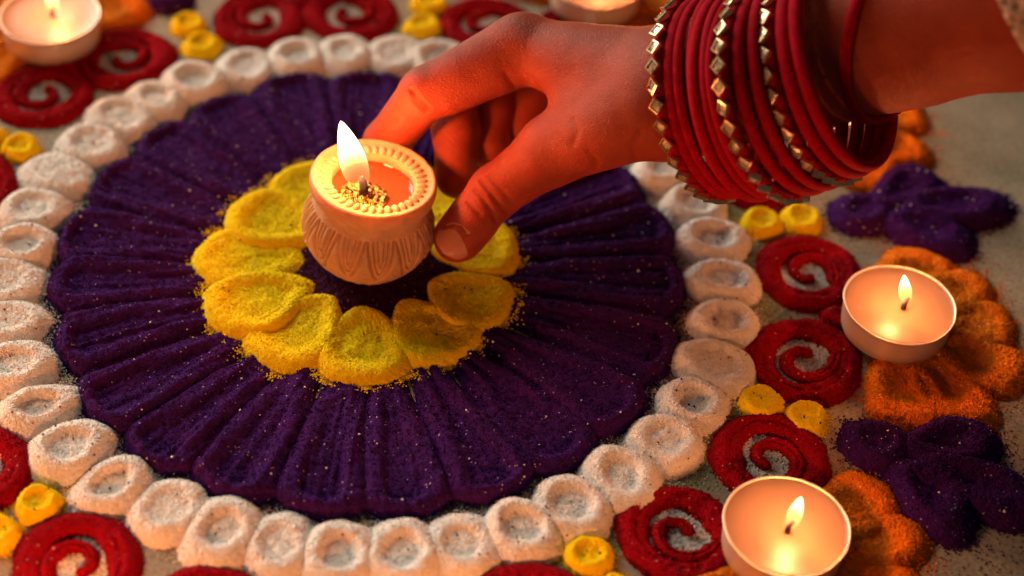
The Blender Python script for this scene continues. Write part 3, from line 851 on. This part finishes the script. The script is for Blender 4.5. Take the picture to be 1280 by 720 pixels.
# sleeve: knitted cuff on the forearm
def sleeve():
    ax0 = np.array(ARM[5]); ax1 = np.array(ARM[6])
    d = (ax1-ax0)/np.linalg.norm(ax1-ax0)
    e1 = np.cross(d, [0, 0, 1.]); e1 /= np.linalg.norm(e1); e2 = np.cross(d, e1)
    th = np.linspace(0, 2*np.pi, 160, endpoint=False)
    rows = []
    start = 4.0
    for i, (s, r) in enumerate([(2.0, 38.0), (0.3, 38.4), (0, 39.5), (0.4, 40.6), (2, 41.0), (4, 40.6), (5, 40.2)]+[(5+2*k, 40.5+0.08*k) for k in range(1, 45)]):
        rr = r+(0.35*np.sin(th*48)*np.sin(i*1.57) if i > 6 else 0)+1.2*np.sin(3*th+0.5)
        c = ax0+d*(start+s)
        # the hem runs a little oblique
        off = 4.0*np.sin(th+0.8)
        rows.append(c+d*off[:, None]+rr[:, None]*(np.cos(th)[:, None]*e1+np.sin(th)[:, None]*e2))
    V = np.concatenate(rows)
    m, nt, bs, out = new_mat('woven_cotton')
    N, L = nt.nodes, nt.links
    geo = N.new('ShaderNodeNewGeometry')
    v = N.new('ShaderNodeTexVoronoi'); v.inputs['Scale'].default_value = 330; v.inputs['Randomness'].default_value = 0.35
    L.new(geo.outputs['Position'], v.inputs['Vector'])
    r = N.new('ShaderNodeValToRGB'); r.color_ramp.elements[0].color = (0.18, 0.09, 0.05, 1); r.color_ramp.elements[1].color = (0.62, 0.42, 0.30, 1)
    r.color_ramp.elements[0].position = 0.15; r.color_ramp.elements[1].position = 0.5
    L.new(v.outputs['Distance'], r.inputs[0]); L.new(r.outputs[0], bs.inputs['Base Color'])
    bs.inputs['Roughness'].default_value = 0.9
    b = N.new('ShaderNodeBump'); b.inputs['Strength'].default_value = 0.8; b.inputs['Distance'].default_value = 0.0015
    L.new(v.outputs['Distance'], b.inputs['Height']); L.new(b.outputs[0], bs.inputs['Normal'])
    return mesh_obj('sleeve', V, grid_faces(len(rows), 160, True), m, person, True)
sleeve()

# ------------------------------------------------------------------ bangles
def bangle_frame(c, n):
    n = np.array(n, float); n /= np.linalg.norm(n)
    e1 = np.cross(n, [0, 0, 1.]); e1 /= np.linalg.norm(e1); e2 = np.cross(n, e1)
    mt = Matrix.Identity(4)
    for i in range(3): mt[i][0] = e1[i]; mt[i][1] = e2[i]; mt[i][2] = n[i]; mt[i][3] = c[i]*MM
    return mt
def torus_mesh(R, rr, rn, seed):
    n, k = 150, 16
    th = np.linspace(0, 2*np.pi, n, endpoint=False)[:, None]; ph = np.linspace(0, 2*np.pi, k, endpoint=False)[None]
    r = R+rr*np.cos(ph)+0.12*np.sin(5*th+seed)
    V = np.stack([r*np.cos(th), r*np.sin(th), rn*np.sin(ph)+0.25*np.sin(2*th+seed)], -1).reshape(-1, 3)
    i, j = np.meshgrid(np.arange(n), np.arange(k), indexing='ij')
    Fc = np.stack([i*k+j, ((i+1) % n)*k+j, ((i+1) % n)*k+(j+1) % k, i*k+(j+1) % k], -1).reshape(-1, 4)
    return V, Fc
BK = [((58.3, 13.5, 79.9), (0.811, -0.283, 0.511), 32.0), ((78.5, 3.6, 91.4), (0.78, -0.30, 0.552), 32.5), ((92.1, 7.5, 96.5), (0.76, -0.28, 0.585), 32.5)]
def lerp(i, t):
    a, b = BK[i], BK[i+1]
    return tuple(np.array(a[0])*(1-t)+np.array(b[0])*t), tuple(np.array(a[1])*(1-t)+np.array(b[1])*t), a[2]*(1-t)+b[2]*t
def plain(c, n, R, label, rr=1.75, rn=2.1):
    V, Fc = torus_mesh(R, rr, rn, rng.random()*6)
    o = mesh_obj('bangle', V, Fc, M['velvet'], None, True)
    o.matrix_world = bangle_frame(c, n)
    tag(o, label, 'bangle', 'bangles on the wrist'); return o
# stone setting: a square gold frame standing on its corner, and a cut glass stone
def sq(s, z): return [(s, 0, z), (0, s, z), (-s, 0, z), (0, -s, z)]
SV = sq(2.6, 0)+sq(2.85, 0.9)+sq(2.8, 1.9)+sq(2.3, 1.95)+sq(2.15, 1.0)
SF = grid_faces(5, 4, True)
GV = sq(2.3, 0.9)+sq(2.1, 1.25)+[(1.25, -0.35, 1.7), (0.35, 1.0, 1.7), (-1.25, 0.35, 1.7), (-0.35, -1.0, 1.7)]
GF = grid_faces(3, 4, True).tolist()+[[8, 9, 10, 11]]
stone0 = [None, None]
def jewelled(c, n, R, label, off):
    root = tag(empty('jewelled_bangle'), label, 'bangle', 'bangles on the wrist')
    root.matrix_world = bangle_frame(c, n)
    V, Fc = torus_mesh(R, 1.7, 2.0, rng.random()*6)
    mesh_obj('band', V, Fc, M['velvet'], root, True)
    ns = 34
    for k in range(ns):
        a = 2*math.pi*(k+off)/ns
        if stone0[0] is None:
            s = stone0[0] = mesh_obj('setting', SV, SF, M['bezel'], root); g = stone0[1] = mesh_obj('stone', GV, GF, M['glass'], s)
        else:
            s = stone0[0].copy(); COL.objects.link(s); s.parent = root
            g = stone0[1].copy(); COL.objects.link(g); g.parent = s
        # local z of the setting faces outward and a little along the arm towards the hand
        outw = Vector((math.cos(a)*0.95, math.sin(a)*0.95, -0.30)).normalized()
        tang = Vector((-math.sin(a), math.cos(a), 0))
        bi = outw.cross(tang)
        mt = Matrix((tang, bi, outw)).transposed().to_4x4()
        p = Vector((R*math.cos(a), R*math.sin(a), 0))+outw*0.9
        mt.translation = p*MM
        s.matrix_local = mt
        s.rotation_mode = 'XYZ'
        s.rotation_euler.rotate_axis('Z', rng.normal(0, 0.10)); s.rotation_euler.rotate_axis('X', rng.normal(0, 0.10)); s.rotation_euler.rotate_axis('Y', rng.normal(0, 0.10))
    return root
jewelled(*BK[0], 'bangle set with square glass stones, nearest the fingers', 0.2)
for i, t in enumerate((0.17, 0.30, 0.42, 0.56, 0.69, 0.83)):
    c, n, R = lerp(0, t)
    c = np.array(c)+rng.normal(0, 0.45, 3); n = np.array(n)+rng.normal(0, 0.024, 3)
    plain(c, n, R+rng.normal(0, .3), 'plain red velvet bangle, %s of six between first and middle jewelled bangles' % ORD[i+1], *[(1.7, 2.0), (1.35, 1.6), (1.4, 1.7), (1.7, 2.0), (1.3, 1.6), (1.6, 1.8)][i])
jewelled(*BK[1], 'bangle set with square glass stones, middle of the three jewelled ones', 0.5)
for i, t in enumerate((0.36, 0.68)):
    c, n, R = lerp(1, t)
    plain(np.array(c)+(0, 0, -0.4), n, R+0.4, 'plain red velvet bangle, %s of two between middle and last jewelled bangles' % ORD[i+1], 1.9, 2.2)
jewelled(*BK[2], 'bangle set with square glass stones, nearest the elbow', 0.8)
plain((95.6, 7.0, 99.5), (0.77, -0.265, 0.575), 32.8, 'plain red velvet bangle just behind the last jewelled bangle', 1.9, 2.3)
plain((98.6, 7.0, 102.6), (0.785, -0.25, 0.565), 33.0, 'plain red velvet bangle hanging lowest towards the elbow, open loop showing', 1.8, 2.2)
plain((113.7, 16.4, 111.7), (0.777, -0.586, 0.23), 30.4, 'single red velvet bangle sitting tight higher up the forearm', 1.7, 2.0)

# ------------------------------------------------------------------ loose grains
def grains(name, mat, pts, size, label):
    pts = np.asarray(pts); n = len(pts)
    if n == 0: return
    V, Fc = grain_mesh(pts, size, 0.4)
    o = mesh_obj(name, V, Fc, M[mat])
    o['kind'] = 'stuff'; o['label'] = label; o['category'] = 'grains'
def rim_pts(key, mul, spread, z=0.0):
    E = np.concatenate(EDGES[key])
    i = rng.integers(0, len(E), int(len(E)*mul))
    d = rng.exponential(spread, len(i))-0.4
    lat = rng.normal(0, 0.8, len(i))
    return np.stack([E[i, 0]+E[i, 2]*d-E[i, 3]*lat, E[i, 1]+E[i, 3]*d+E[i, 2]*lat, np.full(len(i), z)], -1)
grains('loose_purple_grains', 'purple', np.concatenate([rim_pts('purple', 3.0, 1.2), np.stack([rng.normal(135, 30, 1400), rng.normal(-95, 35, 1400), np.zeros(1400)], -1)]), 0.30, 'loose purple powder grains strewn beside the purple shapes')
grains('loose_white_grains', 'white', rim_pts('white', 2.2, 1.3), 0.28, 'loose white powder grains around the white dots')
grains('loose_red_grains', 'red', rim_pts('red', 2.2, 0.6), 0.26, 'loose red powder grains along the red spirals')
yp = rim_pts('yellow', 3.0, 0.9)
ry = np.hypot(yp[:, 0]-CX, yp[:, 1]-CY)
yp[:, 2] = np.where(ry < 80, 2.3, 0.0)
grains('loose_yellow_grains', 'yellow', yp, 0.28, 'loose yellow powder grains around the yellow petals and dots')
grains('loose_orange_grains', 'orange', rim_pts('orange', 3.0, 2.6), 0.28, 'loose orange powder grains spilled round the orange fans')
# pale greenish sparkle in the gaps between the white ring and the red spirals
ang = np.radians(rng.uniform(-60, 27, 7000)); rr = rng.normal(139, 5.0, 7000)
gp = np.stack([CX+rr*np.cos(ang), CY+rr*np.sin(ang), np.zeros(7000)], -1)
cl = []
for (x, y, Rs) in SW.values():
    a = rng.random(350)*6.28; r = np.sqrt(rng.random(350))*11
    cl.append(np.stack([x+r*np.cos(a), y+r*np.sin(a), np.zeros(350)], -1))
wl = []
for u in UNITS:
    for sg in (1, -1):
        x, y = SW[(u, sg)][:2] if (u, sg) in SW else polar(153.0, u+sg*8.3)
        a = rng.random(2300)*6.28; r = np.sqrt(rng.random(2300))*11.5
        wl.append(np.stack([x+r*np.cos(a), y+r*np.sin(a), np.zeros(2300)], -1))
grains('loose_pale_sand', 'white', np.concatenate(wl), 0.38, 'pale sand grains showing inside the red spirals')
grains('loose_green_grains', 'green', np.concatenate([gp]+cl), 0.27, 'pale green glitter grains in the gaps between ring and spirals')
# stray specks lying on other colours
for k_, nm_ in (('purple', 'dark'), ('white', 'pale'), ('red', 'red')):
    if SPECK[k_]:
        P_ = np.concatenate(SPECK[k_]); P_ = P_[P_[:, 2] > 0.5]+np.array([0, 0, 0.1])
        grains('stray_%s_specks' % nm_, k_, P_, 0.36, 'stray %s powder specks fallen on other colours' % nm_)
